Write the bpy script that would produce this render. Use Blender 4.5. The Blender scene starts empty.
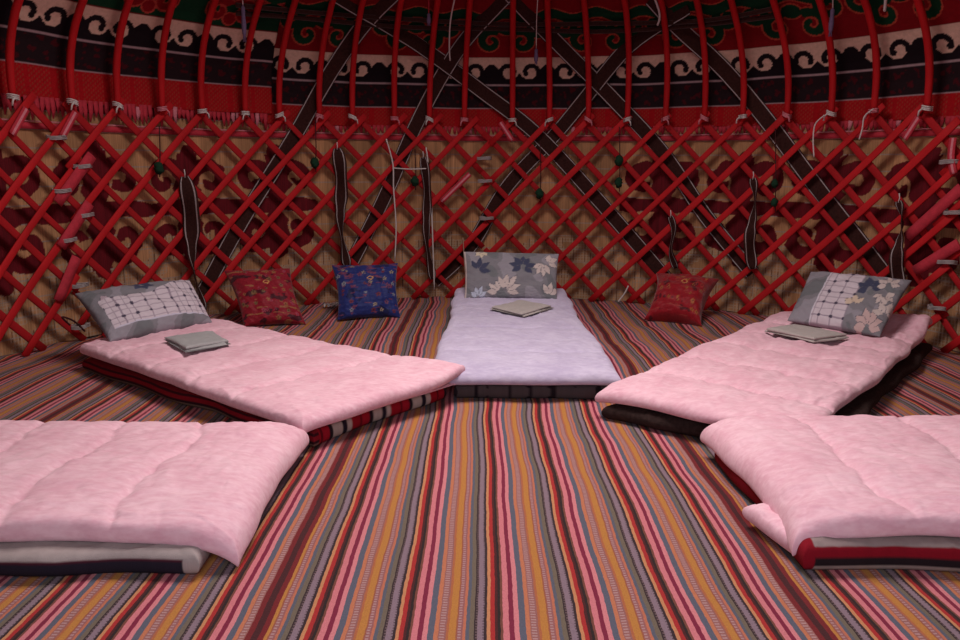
import bpy, math, random
import numpy as np
from mathutils import Vector
random.seed(7)
S = bpy.context.scene
C = S.collection
# ------------------------------------------------------------------ measures
R = 3.1                      # radius of the lattice wall
F, CAMZ, PITCH, ROLL = 759.0, 1.187, .2021, -.006
CX, CY = -.145, -3.564
DT, T0 = .1028, -.0697       # spacing of the lattice heads round the wall, and the middle one


def shell_r(z):
    """inner radius of the tent at height z: upright wall, then the bend of the poles, then the roof"""
    return np.interp(z, [0, 1.75, 1.9, 2.05, 2.2, 2.33, 3.6], [R, R, R-.035, R-.11, R-.23, R-.38, .72])


def ray(px, py):
    a, b = px-480, py-320
    x = a*math.cos(ROLL)+b*math.sin(ROLL); y = -a*math.sin(ROLL)+b*math.cos(ROLL)
    X, U = x/F, -y/F
    return Vector((X, math.cos(PITCH)+U*math.sin(PITCH), -math.sin(PITCH)+U*math.cos(PITCH)))


def on_shell(px, py, off=0.0):
    d = ray(px, py); o = Vector((CX, CY, CAMZ))
    f = lambda t: math.hypot(o.x+d.x*t, o.y+d.y*t)-(float(shell_r(o.z+d.z*t))+off)
    t = 3.0
    while f(t) < 0 and t < 12: t += .05
    lo, hi = t-.05, t
    for _ in range(24):
        m = (lo+hi)/2
        if f(m) < 0: lo = m
        else: hi = m
    return o+d*hi


def wall_pt(th, z, off=0.0):
    r = float(shell_r(z))+off
    return Vector((r*math.sin(th), r*math.cos(th), z))

# ------------------------------------------------------------------ materials
def rgb(*c): return (c[0], c[1], c[2], 1)


def srgb(r, g, b):
    f = lambda v: ((v/255+.055)/1.055)**2.4 if v > 10 else v/255/12.92
    return (f(r), f(g), f(b))


class NT:
    def __init__(s, name, rough=.85, sheen=0.0, spec=.3):
        s.m = bpy.data.materials.new(name); s.m.use_nodes = True
        s.t = s.m.node_tree; s.b = s.t.nodes['Principled BSDF']
        s.b.inputs['Roughness'].default_value = rough
        s.b.inputs['Specular IOR Level'].default_value = spec
        if sheen: s.b.inputs['Sheen Weight'].default_value = sheen

    def n(s, typ, **kw):
        nd = s.t.nodes.new(typ)
        for k, v in kw.items():
            if k[0] == '_': setattr(nd, k[1:], v)
            else: nd.inputs[k.replace('_', ' ')].default_value = v
        return nd

    def l(s, a, b): s.t.links.new(a, b)

    def math(s, op, a, b=None, c=None):
        nd = s.t.nodes.new('ShaderNodeMath'); nd.operation = op
        for i, v in enumerate((a, b, c)):
            if v is None: continue
            if isinstance(v, (int, float)): nd.inputs[i].default_value = v
            else: s.l(v, nd.inputs[i])
        return nd.outputs[0]

    def mix(s, fac, a, b, mode='MIX'):
        nd = s.t.nodes.new('ShaderNodeMix'); nd.data_type = 'RGBA'; nd.blend_type = mode
        for i, v in ((0, fac), (6, a), (7, b)):
            if isinstance(v, (int, float)): nd.inputs[i].default_value = v
            elif isinstance(v, tuple): nd.inputs[i].default_value = rgb(*v)
            else: s.l(v, nd.inputs[i])
        return nd.outputs[2]

    def coords(s, kind='Object', scale=(1, 1, 1)):
        tc = s.n('ShaderNodeTexCoord'); mp = s.n('ShaderNodeMapping')
        mp.inputs['Scale'].default_value = scale
        s.l(tc.outputs[kind], mp.inputs[0]); return mp.outputs[0]

    def noise(s, vec, scale, detail=3, rough=.5):
        nd = s.n('ShaderNodeTexNoise', Scale=scale, Detail=detail, Roughness=rough)
        s.l(vec, nd.inputs['Vector']); return nd.outputs['Fac']

    def bump(s, h, strength=.3, dist=.01):
        nd = s.n('ShaderNodeBump', Strength=strength, Distance=dist)
        s.l(h, nd.inputs['Height']); s.l(nd.outputs[0], s.b.inputs['Normal'])

    def color(s, out): s.l(out, s.b.inputs['Base Color'])


def vary(name, col, amt=.25, scale=20, rough=.85, sheen=0.0, bumpy=.2, spec=.3, stretch=(1, 1, 1)):
    a = NT(name, rough, sheen, spec); v = a.coords('Object', stretch)
    nz = a.noise(v, scale)
    lo = tuple(max(0, c*(1-amt)) for c in col); hi = tuple(min(1, c*(1+amt)) for c in col)
    a.color(a.mix(nz, lo, hi))
    if bumpy: a.bump(a.noise(v, scale*4), bumpy, .004)
    return a.m


def painted(name, weave=600, rough=.9, bumpy=.3, amt=.25, sheen=0.0, uvscale=(1, 1, 1), nscale=40):
    """cloth whose woven or sewn pattern is in the colour attribute"""
    a = NT(name, rough, sheen, .15); v = a.coords('UV', uvscale)
    at = a.n('ShaderNodeAttribute', _attribute_name='dye')
    nz = a.noise(v, nscale)
    k = a.math('MULTIPLY_ADD', nz, amt*2, 1-amt)
    cc = a.n('ShaderNodeCombineColor'); [a.l(k, cc.inputs[i]) for i in range(3)]
    a.color(a.mix(1.0, at.outputs['Color'], cc.outputs[0], 'MULTIPLY'))
    a.bump(a.noise(v, weave, 1), bumpy, .003)
    return a.m


M = {}
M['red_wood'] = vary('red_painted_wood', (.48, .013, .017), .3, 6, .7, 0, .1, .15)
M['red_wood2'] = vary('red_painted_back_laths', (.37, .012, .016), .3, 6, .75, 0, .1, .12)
M['pole'] = vary('red_painted_pole', (.44, .009, .012), .25, 5, .7, 0, .1, .15)
M['strap'] = vary('dark_brown_weave', (.040, .014, .012), .6, 60, .95, 0, .2, .1)
M['white_wool'] = vary('grey_white_yarn', (.36, .30, .30), .3, 90, .9)
M['band_edge'] = vary('dull_band_edge', (.07, .05, .05), .3, 60, .9)
M['white_cord'] = vary('white_cord', (.62, .55, .53), .15, 60, .85)
M['pink_ribbon'] = vary('pink_ribbon', (.62, .20, .24), .3, 60, .85)
M['red_ribbon'] = vary('red_ribbon', (.48, .03, .05), .3, 40, .85)
M['felt'] = vary('brown_grey_felt', (.16, .10, .08), .3, 12, .95)
M['ground'] = vary('packed_earth', (.12, .08, .06), .3, 10, .95)
M['green_yarn'] = vary('dark_green_yarn', (.006, .035, .016), .4, 90, .95)
M['dark_cord'] = vary('dark_cord', (.05, .008, .010), .3, 60, .9)
M['purple'] = vary('purple_grey_yarn', (.14, .09, .17), .3, 90, .9)
M['cream_cord'] = vary('tan_cord', (.45, .30, .22), .2, 60, .9)
M['hair'] = vary('black_brown_fleece', (.034, .020, .018), .7, 60, .98, 0, .8, .08)
M['painted'] = painted('patterned_felt')
M['pillow'] = painted('printed_pillow_cotton', 500, .85, .15, .08)
M['brocade'] = painted('brocade', 300, .5, .4, .35, .2, (1, 1, 1), 90)
M['mat'] = painted('striped_mat_cotton', 300, .9, .3, .15)


def fabric(name, a_, b_):
    a = NT(name, .8, .15, .2); v = a.coords('Object')
    n1 = a.noise(v, 5, 4, .6); n2 = a.noise(a.coords('Object', (.5, 1.3, 1)), 46, 2, .6)
    r1 = a.n('ShaderNodeMapRange'); r1.inputs[1].default_value = .38; r1.inputs[2].default_value = .62
    k = a.math('ADD', a.math('MULTIPLY', n1, .5), a.math('MULTIPLY', n2, .5)); a.l(k, r1.inputs[0])
    a.color(a.mix(r1.outputs[0], a_, b_))
    wv = a.noise(a.coords('Object', (1, 2.6, 1)), 9, 4, .62)
    a.bump(wv, .22, .02)
    return a.m


M['pink'] = fabric('mottled_pink_cotton', (.72, .385, .465), (.83, .53, .60))
M['lilac'] = fabric('mottled_lilac_cotton', (.46, .39, .54), (.58, .51, .65))
M['towel'] = vary('grey_beige_towelling', (.40, .35, .33), .15, 30, .95, .2, .5)
M['towel2'] = vary('grey_towelling', (.33, .32, .32), .15, 30, .95, .2, .5)


def carpet_mat():
    a = NT('striped_carpet_weave', .9, .05, .12)
    tc = a.n('ShaderNodeTexCoord'); sep = a.n('ShaderNodeSeparateXYZ'); a.l(tc.outputs['Object'], sep.inputs[0])
    wob = a.n('ShaderNodeTexNoise', Scale=1.6, Detail=2.0); a.l(tc.outputs['Object'], wob.inputs['Vector'])
    # ripples are stronger towards the back of the tent, where the weave lies loose
    amt = a.n('ShaderNodeMapRange'); a.l(sep.outputs[1], amt.inputs[0])
    amt.inputs[1].default_value = -1.2; amt.inputs[2].default_value = .8; amt.inputs[3].default_value = .035; amt.inputs[4].default_value = .075
    x = a.math('ADD', sep.outputs[0], a.math('MULTIPLY', a.math('SUBTRACT', wob.outputs['Fac'], .5), amt.outputs[0]))
    fine = a.n('ShaderNodeTexNoise', Scale=40.0, Detail=1.0); a.l(tc.outputs['Object'], fine.inputs['Vector'])
    x = a.math('ADD', x, a.math('MULTIPLY', a.math('SUBTRACT', fine.outputs['Fac'], .5), .004))
    t = a.math('WRAP', a.math('ADD', x, .703), 1.44, 0.0)
    q = a.math('WRAP', a.math('DIVIDE', a.math('SUBTRACT', t, .617), .235), 1.0, 0.0)
    st = [(0, 112, 62, 50), (.025, 204, 116, 124), (.09, 122, 20, 56), (.145, 208, 124, 130), (.20, 84, 88, 104), (.27, 188, 112, 80),
          (.32, 146, 92, 88), (.405, 170, 96, 60), (.43, 182, 120, 54), (.51, 150, 84, 60), (.525, 146, 90, 90), (.585, 184, 106, 80),
          (.615, 84, 88, 102), (.655, 106, 94, 80), (.705, 40, 28, 34), (.74, 132, 110, 122), (.815, 40, 26, 34), (.845, 194, 130, 88),
          (.885, 166, 32, 34), (.935, 66, 12, 20), (.965, 24, 13, 17)]
    cr = a.n('ShaderNodeValToRGB'); a.l(q, cr.inputs[0]); e = cr.color_ramp; e.interpolation = 'CONSTANT'
    dm = a.n('ShaderNodeValToRGB'); a.l(q, dm.inputs[0]); d = dm.color_ramp; d.interpolation = 'CONSTANT'
    for i, (p, r, g, b) in enumerate(st):
        el = e.elements[0] if i == 0 else (e.elements[1] if i == 1 else e.elements.new(p)); el.position = p
        el.color = rgb(*srgb(r, g, b))
    for i, (p, v) in enumerate([(0, 0), (.33, 1), (.385, 0), (.53, 1), (.565, 0), (.72, 1), (.75, 0), (.80, 1), (.818, 0)]):
        el = d.elements[0] if i == 0 else (d.elements[1] if i == 1 else d.elements.new(p)); el.position = p
        el.color = (v, v, v, 1)
    yy = a.math('WRAP', a.math('DIVIDE', sep.outputs[1], .012), 1.0, 0.0)
    dots = a.math('MULTIPLY', a.math('GREATER_THAN', yy, .5), dm.outputs[0])
    col = a.mix(a.math('MULTIPLY', dots, .65), cr.outputs[0], a.mix(a.math('GREATER_THAN', q, .62), srgb(186, 150, 150), a.mix(a.math('GREATER_THAN', q, .77), srgb(120, 96, 100), srgb(40, 26, 34))))
    seam = a.math('LESS_THAN', a.math('ABSOLUTE', a.math('SUBTRACT', a.math('WRAP', a.math('ADD', t, .72), 1.44, 0.0), .72)), .024)
    edge = a.math('LESS_THAN', a.math('ABSOLUTE', a.math('SUBTRACT', a.math('WRAP', a.math('ADD', t, .72), 1.44, 0.0), .72)), .009)
    col = a.mix(seam, col, srgb(112, 16, 26)); col = a.mix(edge, col, srgb(60, 12, 22))
    col = a.mix(.17, col, srgb(96, 76, 70))
    nz = a.noise(tc.outputs['Object'], 260, 2)
    k = a.math('MULTIPLY_ADD', nz, .5, .75); cc = a.n('ShaderNodeCombineColor'); [a.l(k, cc.inputs[i]) for i in range(3)]
    a.color(a.mix(1.0, col, cc.outputs[0], 'MULTIPLY'))
    a.bump(nz, .5, .003)
    return a.m


M['carpet'] = carpet_mat()


def reed_mat():
    a = NT('reed_matting', .8, 0, .2)
    v = a.coords('UV')
    at = a.n('ShaderNodeAttribute', _attribute_name='dye')
    s1 = a.noise(a.coords('UV', (150, 2.2, 1)), 1.0, 2); s2 = a.noise(a.coords('UV', (22, 1.3, 1)), 1.0, 3)
    k = a.math('MULTIPLY_ADD', s1, .9, .42); k = a.math('MULTIPLY', k, a.math('MULTIPLY_ADD', s2, 1.0, .45))
    cc = a.n('ShaderNodeCombineColor'); [a.l(k, cc.inputs[i]) for i in range(3)]
    a.color(a.mix(1.0, at.outputs['Color'], cc.outputs[0], 'MULTIPLY'))
    a.bump(s1, .7, .006)
    return a.m


M['reed'] = reed_mat()

# ------------------------------------------------------------------ objects
def tag(o, label=None, cat=None, group=None, kind=None):
    if label: o['label'] = label
    if cat: o['category'] = cat
    if group: o['group'] = group
    o['kind'] = kind or 'thing'
    return o


def child(o, parent):
    o.parent = parent; return o


def mesh(name, verts, faces, mats, parent=None, fm=None, smooth=True):
    me = bpy.data.meshes.new(name)
    me.from_pydata([tuple(v) for v in verts], [], [tuple(f) for f in faces])
    for m in (mats if isinstance(mats, (list, tuple)) else [mats]): me.materials.append(M[m])
    if fm is not None: me.polygons.foreach_set('material_index', fm)
    if smooth: me.polygons.foreach_set('use_smooth', [True]*len(me.polygons))
    me.update()
    o = bpy.data.objects.new(name, me); C.objects.link(o)
    if parent: o.parent = parent
    return o


class MB:
    def __init__(s): s.v, s.f, s.m = [], [], []

    def add(s, v, f, m=0):
        k = len(s.v); s.v += [Vector(p) for p in v]; s.f += [tuple(i+k for i in q) for q in f]
        s.m += (m if isinstance(m, list) else [m]*len(f))

    def build(s, name, mats, parent=None, smooth=True): return mesh(name, s.v, s.f, mats, parent, s.m, smooth)


def sweep(mb, pts, nrm, sec, mats=None, twist=None, scale=None):
    """sweep a closed section [(across, towards normal)] along points"""
    n, k = len(pts), len(sec); v = []
    for i in range(n):
        t = (pts[min(i+1, n-1)]-pts[max(i-1, 0)]).normalized()
        nn = nrm[i]; nn = (nn-t*nn.dot(t)).normalized(); b = t.cross(nn)
        if twist:
            c, s_ = math.cos(twist[i]), math.sin(twist[i]); nn, b = nn*c+b*s_, b*c-nn*s_
        sc = scale[i] if scale else 1
        for (p, q) in sec: v.append(pts[i]+b*p*sc+nn*q*sc)
    f, m = [], []
    for i in range(n-1):
        for j in range(k):
            f.append((i*k+j, i*k+(j+1) % k, (i+1)*k+(j+1) % k, (i+1)*k+j)); m.append(mats[j] if mats else 0)
    f.append(tuple(range(k))[::-1]); f.append(tuple((n-1)*k+j for j in range(k))); m += [0, 0]
    mb.add(v, f, m)


def ring_sec(r, k=8, flat=1.0): return [(r*math.cos(2*math.pi*i/k), flat*r*math.sin(2*math.pi*i/k)) for i in range(k)]


def tube(mb, pts, r, k=6, m=0):
    pts = [Vector(p) for p in pts]
    nr = []
    for i, p in enumerate(pts):
        t = (pts[min(i+1, len(pts)-1)]-pts[max(i-1, 0)]).normalized()
        a = Vector((0.3, -1, 0.1)) if abs(t.dot(Vector((.28, -.95, .1)))) < .9 else Vector((0, 0, 1)); nr.append(a)
    sweep(mb, pts, nr, ring_sec(r, k), [m]*k)


def smooth_path(P, n):
    P = [Vector(p) for p in P]
    if len(P) < 3: return [P[0].lerp(P[-1], i/(n-1)) for i in range(n)]
    out = []
    for i in range(n):
        t = i/(n-1)*(len(P)-1); k = min(int(t), len(P)-2); u = t-k
        p0, p1, p2, p3 = P[max(k-1, 0)], P[k], P[k+1], P[min(k+2, len(P)-1)]
        out.append(.5*((2*p1)+(p2-p0)*u+(2*p0-5*p1+4*p2-p3)*u*u+(3*p1-p0-3*p2+p3)*u**3))
    return out


def inward(p): return Vector((-p.x, -p.y, 0)).normalized()


def snoise(x, y, seed, freq, octs=3):
    rs = np.random.RandomState(seed); out = np.zeros_like(x, dtype=float); a = 1.0; tot = 0
    for o in range(octs):
        for _ in range(4):
            an, ph = rs.uniform(0, 2*np.pi), rs.uniform(0, 2*np.pi); fr = freq*rs.uniform(.7, 1.3)
            out += a*np.sin((x*np.cos(an)+y*np.sin(an))*fr*2*np.pi+ph)
        tot += a*2; a *= .55; freq *= 2.1
    return out/tot


def sheet(name, P, mats, dye=None, uv=None, parent=None, thick=0.0, closed_u=False):
    nv, nu = P.shape[:2]
    V = P.reshape(-1, 3); idx = np.arange(nv*nu).reshape(nv, nu)
    q = np.stack([idx[:-1, :-1], idx[:-1, 1:], idx[1:, 1:], idx[1:, :-1]], -1).reshape(-1, 4)
    return raw(name, V, q, mats, None if dye is None else dye.reshape(-1, 3), None if uv is None else uv.reshape(-1, 2), parent, thick)


def raw(name, V, q, mats, dye=None, uv=None, parent=None, thick=0.0):
    me = bpy.data.meshes.new(name)
    me.vertices.add(len(V)); me.vertices.foreach_set('co', np.asarray(V, dtype=np.float32).ravel())
    q = np.asarray(q, dtype=np.int32)
    me.loops.add(q.size); me.polygons.add(len(q))
    me.loops.foreach_set('vertex_index', q.ravel())
    me.polygons.foreach_set('loop_start', np.arange(0, q.size, 4, dtype=np.int32))
    me.polygons.foreach_set('use_smooth', np.ones(len(q), bool))
    me.update(calc_edges=True)
    me.materials.append(M[mats])
    if dye is not None:
        at = me.color_attributes.new('dye', 'FLOAT_COLOR', 'POINT')
        at.data.foreach_set('color', np.concatenate([dye, np.ones((len(dye), 1))], 1).astype(np.float32).ravel())
    if uv is not None:
        l = me.uv_layers.new(name='UVMap'); l.data.foreach_set('uv', uv[q.ravel()].astype(np.float32).ravel())
    me.validate()
    o = bpy.data.objects.new(name, me); C.objects.link(o)
    if parent: o.parent = parent
    if thick:
        s = o.modifiers.new('thickness', 'SOLIDIFY'); s.thickness = thick; s.offset = 0
    return o

# ------------------------------------------------------------------ pattern drawing (woven, felted or printed colour)
def spiral(x, y, cx, cy, r0, turns, th, mirror=1, start=0.0):
    dx, dy = (x-cx)*mirror, y-cy
    r = np.hypot(dx, dy); ph = np.mod(np.arctan2(dy, dx)-start, 2*np.pi)
    out = np.full(x.shape, 9.0)
    for k in range(int(turns)+1):
        a = ph+2*np.pi*k; ok = a <= turns*2*np.pi
        rr = r0*(1-a/(turns*2*np.pi+1.2)); w = th*(1-.45*a/(turns*2*np.pi))
        out = np.minimum(out, np.where(ok, np.abs(r-rr)-w, 9))
    return out                      # negative inside the band


def leaf(x, y, cx, cy, ang, L, W):
    c, s = math.cos(ang), math.sin(ang); a = (x-cx)*c+(y-cy)*s; b = -(x-cx)*s+(y-cy)*c
    t = np.clip(a/L, 0, 1); w = W*np.sin(np.pi*t**.8)
    return np.where((a > 0) & (a < L), np.abs(b)-w, 9.0)


def put(col, mask, c): col[mask] = c

# ================================================================== SETTING
def disc_grid(rad, step, zf, name, mat, kind, thick=0.0):
    n = int(rad/step)*2+1
    g = np.linspace(-1, 1, n); U, V = np.meshgrid(g, g)
    # square to disc mapping keeps the weave grid even
    X = U*np.sqrt(1-V*V/2)*rad; Y = V*np.sqrt(1-U*U/2)*rad
    P = np.stack([X, Y, zf(X, Y)], -1)
    o = sheet(name, P, mat, thick=thick); return o


fl = disc_grid(4.4, .4, lambda x, y: x*0, 'floor', 'ground', 'structure'); fl['kind'] = 'structure'
TH = np.radians(np.linspace(-158, 158, 159))


def shell_obj(name, zs, off, mat, th=TH):
    r = np.array([float(shell_r(z))+off for z in zs])
    P = np.stack([r[:, None]*np.sin(th)[None], r[:, None]*np.cos(th)[None], np.repeat(np.array(zs)[:, None], len(th), 1)], -1)
    o = sheet(name, P, mat, thick=.02); o['kind'] = 'structure'; return o


shell_obj('wall_back', [0, .5, 1.0, 1.5, 1.75], .16, 'felt')
shell_obj('ceiling', [1.75, 1.9, 2.05, 2.2, 2.33, 2.7, 3.1, 3.55], .16, 'felt', np.radians(np.linspace(-180, 180, 145)))

# striped carpet over the whole floor
def carpet_z(x, y):
    back = np.clip((y+.2)/1.5, 0, 1)
    return .022+.006*snoise(x, y*.4, 3, 1.4)+back*.008*snoise(x, y*.5, 5, 3.0)


cp = disc_grid(3.165, .035, carpet_z, 'striped_carpet', 'carpet', 'thing', .008)
tag(cp, 'large woven carpet in pink, orange, red and grey stripes covering the tent floor', 'carpet')

# ================================================================== REED SCREEN
def reed_screen():
    th = np.radians(np.linspace(-84, 84, 1500)); z = np.linspace(.02, 1.56, 230)
    T, Z = np.meshgrid(th, z); s = T*R
    r = R+.075+.006*snoise(s, Z, 4, .8)
    P = np.stack([r*np.sin(T), r*np.cos(T), Z], -1)
    col = np.empty(T.shape+(3,)); col[:] = srgb(190, 138, 98)
    tone = snoise(s, Z*.3, 9, 1.5)
    col *= (1+.22*tone)[..., None]
    # thin white stitches that bind the reeds, a square mesh low on the screen
    low = (Z < .62+.12*snoise(s, Z*0, 2, .5))
    lowm = low & (snoise(s, Z, 31, 5, 2) > -.35)
    put(col, lowm & ((np.mod(s, .024) < .006) | (np.mod(Z, .024) < .006)), srgb(186, 156, 132))
    put(col, lowm & (np.mod(s+.01, .048) < .006) & (snoise(s, Z, 33, 8, 1) > 0), srgb(104, 70, 54))
    put(col, np.mod(Z, .115) < .007, srgb(170, 150, 140))
    red = srgb(104, 14, 26)
    for c in (-72, -59.5, -47, -34.5, 25.5, 37.5, 49.5, 61.5, 73.5):
        cs = math.radians(c)*R; x = np.abs(s-cs); y = np.abs(Z-.86)
        wob = .022*snoise(s, Z, 21, 3)
        x = x+wob; y = y+wob*.7
        d = spiral(x, y, .170, .205, .150, 1.15, .058, -1, -.9)
        d = np.minimum(d, np.abs(x-.0)-.04-(y*.10)); d = np.where(y > .40, 9, d)
        d = np.minimum(d, np.where((x < .34), np.abs(y-.012)-.05+x*.03, 9))
        d = np.minimum(d, np.hypot(x-.0, y-.40)-.06); d = np.minimum(d, np.hypot(x-.33, y)-.055)
        near = np.abs(s-cs) < .345
        put(col, near & (d < 0), red)
    put(col, Z > 1.50, srgb(130, 20, 26))
    uv = np.stack([s, Z], -1)
    o = sheet('reed_screen', P, 'reed', col, uv, thick=.008)
    tag(o, 'tan reed matting with dark red scroll motifs behind the red lattice wall', 'screen')
    mb = MB(); pts = [wall_pt(t, 1.405, .055) for t in np.radians(np.linspace(-82, 82, 140))]
    sweep(mb, pts, [inward(p) for p in pts], [(-.020, -.003), (.020, -.003), (.020, .003), (-.020, .003)])
    pts = [wall_pt(t, 1.432, .050) for t in np.radians(np.linspace(-82, 82, 140))]
    sweep(mb, pts, [inward(p) for p in pts], [(-.004, -.002), (.004, -.002), (.004, .002), (-.004, .002)], [1]*4)
    e = mb.build('edge_band', ['red_ribbon', 'pink_ribbon'], o); e['label'] = 'pinkish red binding along the top edge'


reed_screen()

# ================================================================== FELT HANGINGS above the lattice
PROF_Z = np.array([1.40, 1.55, 1.75, 1.9, 2.05, 2.2, 2.33, 3.0]); PROF_R = np.array([float(shell_r(z)) for z in PROF_Z])
PROF_S = np.concatenate([[0], np.cumsum(np.hypot(np.diff(PROF_Z), np.diff(PROF_R)))])


def felt_hanging(a0, a1, zline, off, seed, left):
    """zline: height of the lower white line; pattern is measured up the cloth from it"""
    s0 = float(np.interp(zline, PROF_Z, PROF_S))
    th = np.radians(np.arange(a0, a1, .15)); w = np.arange(-.20 if left else -.155, 1.02, .0075)
    T, W = np.meshgrid(th, w); s = T*R
    arc = np.clip(W+s0, 0, PROF_S[-1])
    Zc = np.interp(arc, PROF_S, PROF_Z); Rc = np.interp(arc, PROF_S, PROF_R)+off+.006*snoise(s, W*.5, seed, 1.1)
    sag = .008*snoise(s, s*0, seed+3, .5)
    P = np.stack([Rc*np.sin(T), Rc*np.cos(T), Zc+sag], -1)
    red = np.array(srgb(122, 10, 20)); green = np.array(srgb(14, 52, 32)); cream = np.array(srgb(206, 168, 150))
    black = np.array(srgb(24, 14, 20)); dk = np.array(srgb(34, 20, 24)); line = np.array(srgb(158, 130, 134))
    col = np.empty(T.shape+(3,)); col[:] = red
    # knotted red net under the lines
    k = W < -.004
    put(col, k, srgb(160, 14, 22))
    put(col, k & (np.mod(s, .034) < .007) & (np.mod(W, .03) < .016), srgb(150, 52, 40))
    put(col, k & (np.mod(s+.017, .034) < .007) & (np.mod(W+.015, .03) < .016), srgb(150, 52, 40))
    put(col, (W > .008) & (W < .185), dk)
    rr = (snoise(s, W, seed+5, 14, 2) > .55) & (W > .02) & (W < .18)
    put(col, rr, srgb(70, 14, 22))
    put(col, (W >= -.004) & (W <= .009), line); put(col, (W >= .185) & (W <= .199), line)
    # running scroll border: mirrored pairs of black curls on cream
    k = (W > .199) & (W <= .43)
    put(col, k, black)
    t = np.abs(np.mod(s+.06, .47)-.235); y = W-.215
    base = .03+.125*(.5-.5*np.cos(np.pi*np.clip((t-.10)/.135, 0, 1)))**.8+.05*np.clip((.06-t)/.06, 0, 1)**1.5
    c = (y > base)
    dx, dy = t-.100, y-.085
    rad = np.hypot(dx, dy); an = np.degrees(np.arctan2(dy, dx))
    arm = (np.abs(rad-.056) < .019) & ((an > -25) & (an < 185))
    c = (c & ~arm) | (rad < .034)
    c = c & ~(np.hypot(t-.052, y-.074) < .022)
    c = c | (y > .178+.006*np.sin(s*30))
    put(col, k & c & (y > .02), cream)
    put(col, (W > .425) & (W < .434), srgb(110, 10, 20))
    # scroll ground above
    top = W >= .432
    if left:
        put(col, top, green)
        x = np.mod(s+.1, .62)-.31; yy = W-.50
        d = np.minimum.reduce([spiral(np.abs(x), yy, .10, .06, .095, 1.15, .034, -1, .6), np.hypot(x, yy+.0)-.045,
                               spiral(np.abs(x), yy, .10, .30, .10, 1.15, .034, 1, 2.0), np.abs(yy-.17)-.02+.4*np.abs(np.abs(x)-.2)])
        put(col, top & (d < .012), srgb(170, 60, 50)); put(col, top & (d < 0), red*1.1)
    else:
        x = np.mod(s+.33, .78)-.39; yy = W-.45
        d = np.minimum.reduce([spiral(np.abs(x), yy, .13, .12, .105, 1.15, .038, -1, .9),
                               spiral(np.abs(x), yy, .29, .25, .095, 1.15, .036, 1, 2.4),
                               np.hypot(x*.8, yy-.24)-.06, np.abs(yy-.36-.03*np.cos(x*16))-.05])
        put(col, top & (d < .012), srgb(170, 66, 50)); put(col, top & (d < 0), green)
        put(col, top & (yy < .012), red*1.05)
    uv = np.stack([s, W], -1)
    lab = ('left patterned felt hanging, green with red scrolls over a black and cream border' if left else
           'long right patterned felt hanging, red with green scrolls over a black and cream border')
    o = sheet('felt_hanging', P, 'painted', col, uv, thick=.006)
    tag(o, lab, 'wall hanging')
    # hanging knotted tassels
    mb = MB(); rs = random.Random(seed)
    a = math.radians(a0)+.01
    while a < math.radians(a1)-.01:
        L = rs.uniform(.08, .15) if left else rs.uniform(.05, .09); z0 = zline-(.185 if left else .145)
        p = [wall_pt(a+rs.uniform(-.002, .002), z0-L*q, off+.002*rs.uniform(-1, 1)) for q in (0, .5, 1)]
        sweep(mb, p, [inward(x) for x in p], [(-.015, -.004), (.015, -.004), (.015, .004), (-.015, .004)], [0 if rs.random() < .9 else 1]*4, scale=[1, 1.0, .25])
        a += rs.uniform(.0085, .0135)
    f = mb.build('fringe', ['red_ribbon', 'pink_ribbon'], o); f['label'] = 'red and pink hanging tassels'


felt_hanging(-80, -34.5, 1.765, .040, 11, True)
felt_hanging(-36.0, 80, 1.650, .062, 12, False)

# ================================================================== LATTICE WALL
ZT, ZB = 1.558, .03
LATH = [(-.023, -.005), (.023, -.005), (.023, .003), (.019, .0055), (0, .0065), (-.019, .0055), (-.023, .003)]


def lath(parent, th_top, sgn, A, B, off, mat, rs):
    """lath from the top head running down to one side, clipped to its panel"""
    f = lambda z: th_top-sgn*(ZT-z)/R*1.0
    zs = np.linspace(ZB+rs.uniform(-.01, .01), ZT+(.028 if sgn > 0 else 0)+rs.uniform(-.012, .015), 15)
    ths = [f(z) for z in zs]
    keep = [(t, z) for t, z in zip(ths, zs) if A-.004 <= t <= B+.004]
    if len(keep) < 3: return
    jit = rs.uniform(-.004, .004); sl = rs.uniform(-.006, .006)
    pts = []
    for i, (t, z) in enumerate(keep):
        bow = .004*math.sin(i*.9+jit*900)
        pts.append(wall_pt(t+jit+sl*(z-.8), z, off+bow*.5))
    mb = MB(); k = rs.uniform(.88, 1.1)
    sweep(mb, pts, [inward(p) for p in pts], [(a*k, b) for a, b in LATH])
    mb.build('lath', [mat], parent)


def band_round(mb, c, nr, w, d, wid, m=0):
    """a ribbon wound round laths at c"""
    up = Vector((0, 0, 1)); b = up.cross(nr).normalized()
    for dz in (-wid, 0, wid):
        loop = [c+b*(w*math.cos(t))+nr*(d*math.sin(t))+up*(dz+.004*math.sin(t*2)) for t in np.linspace(0, 2*math.pi, 13)]
        tube(mb, loop, wid*.55, 5, m)


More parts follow.
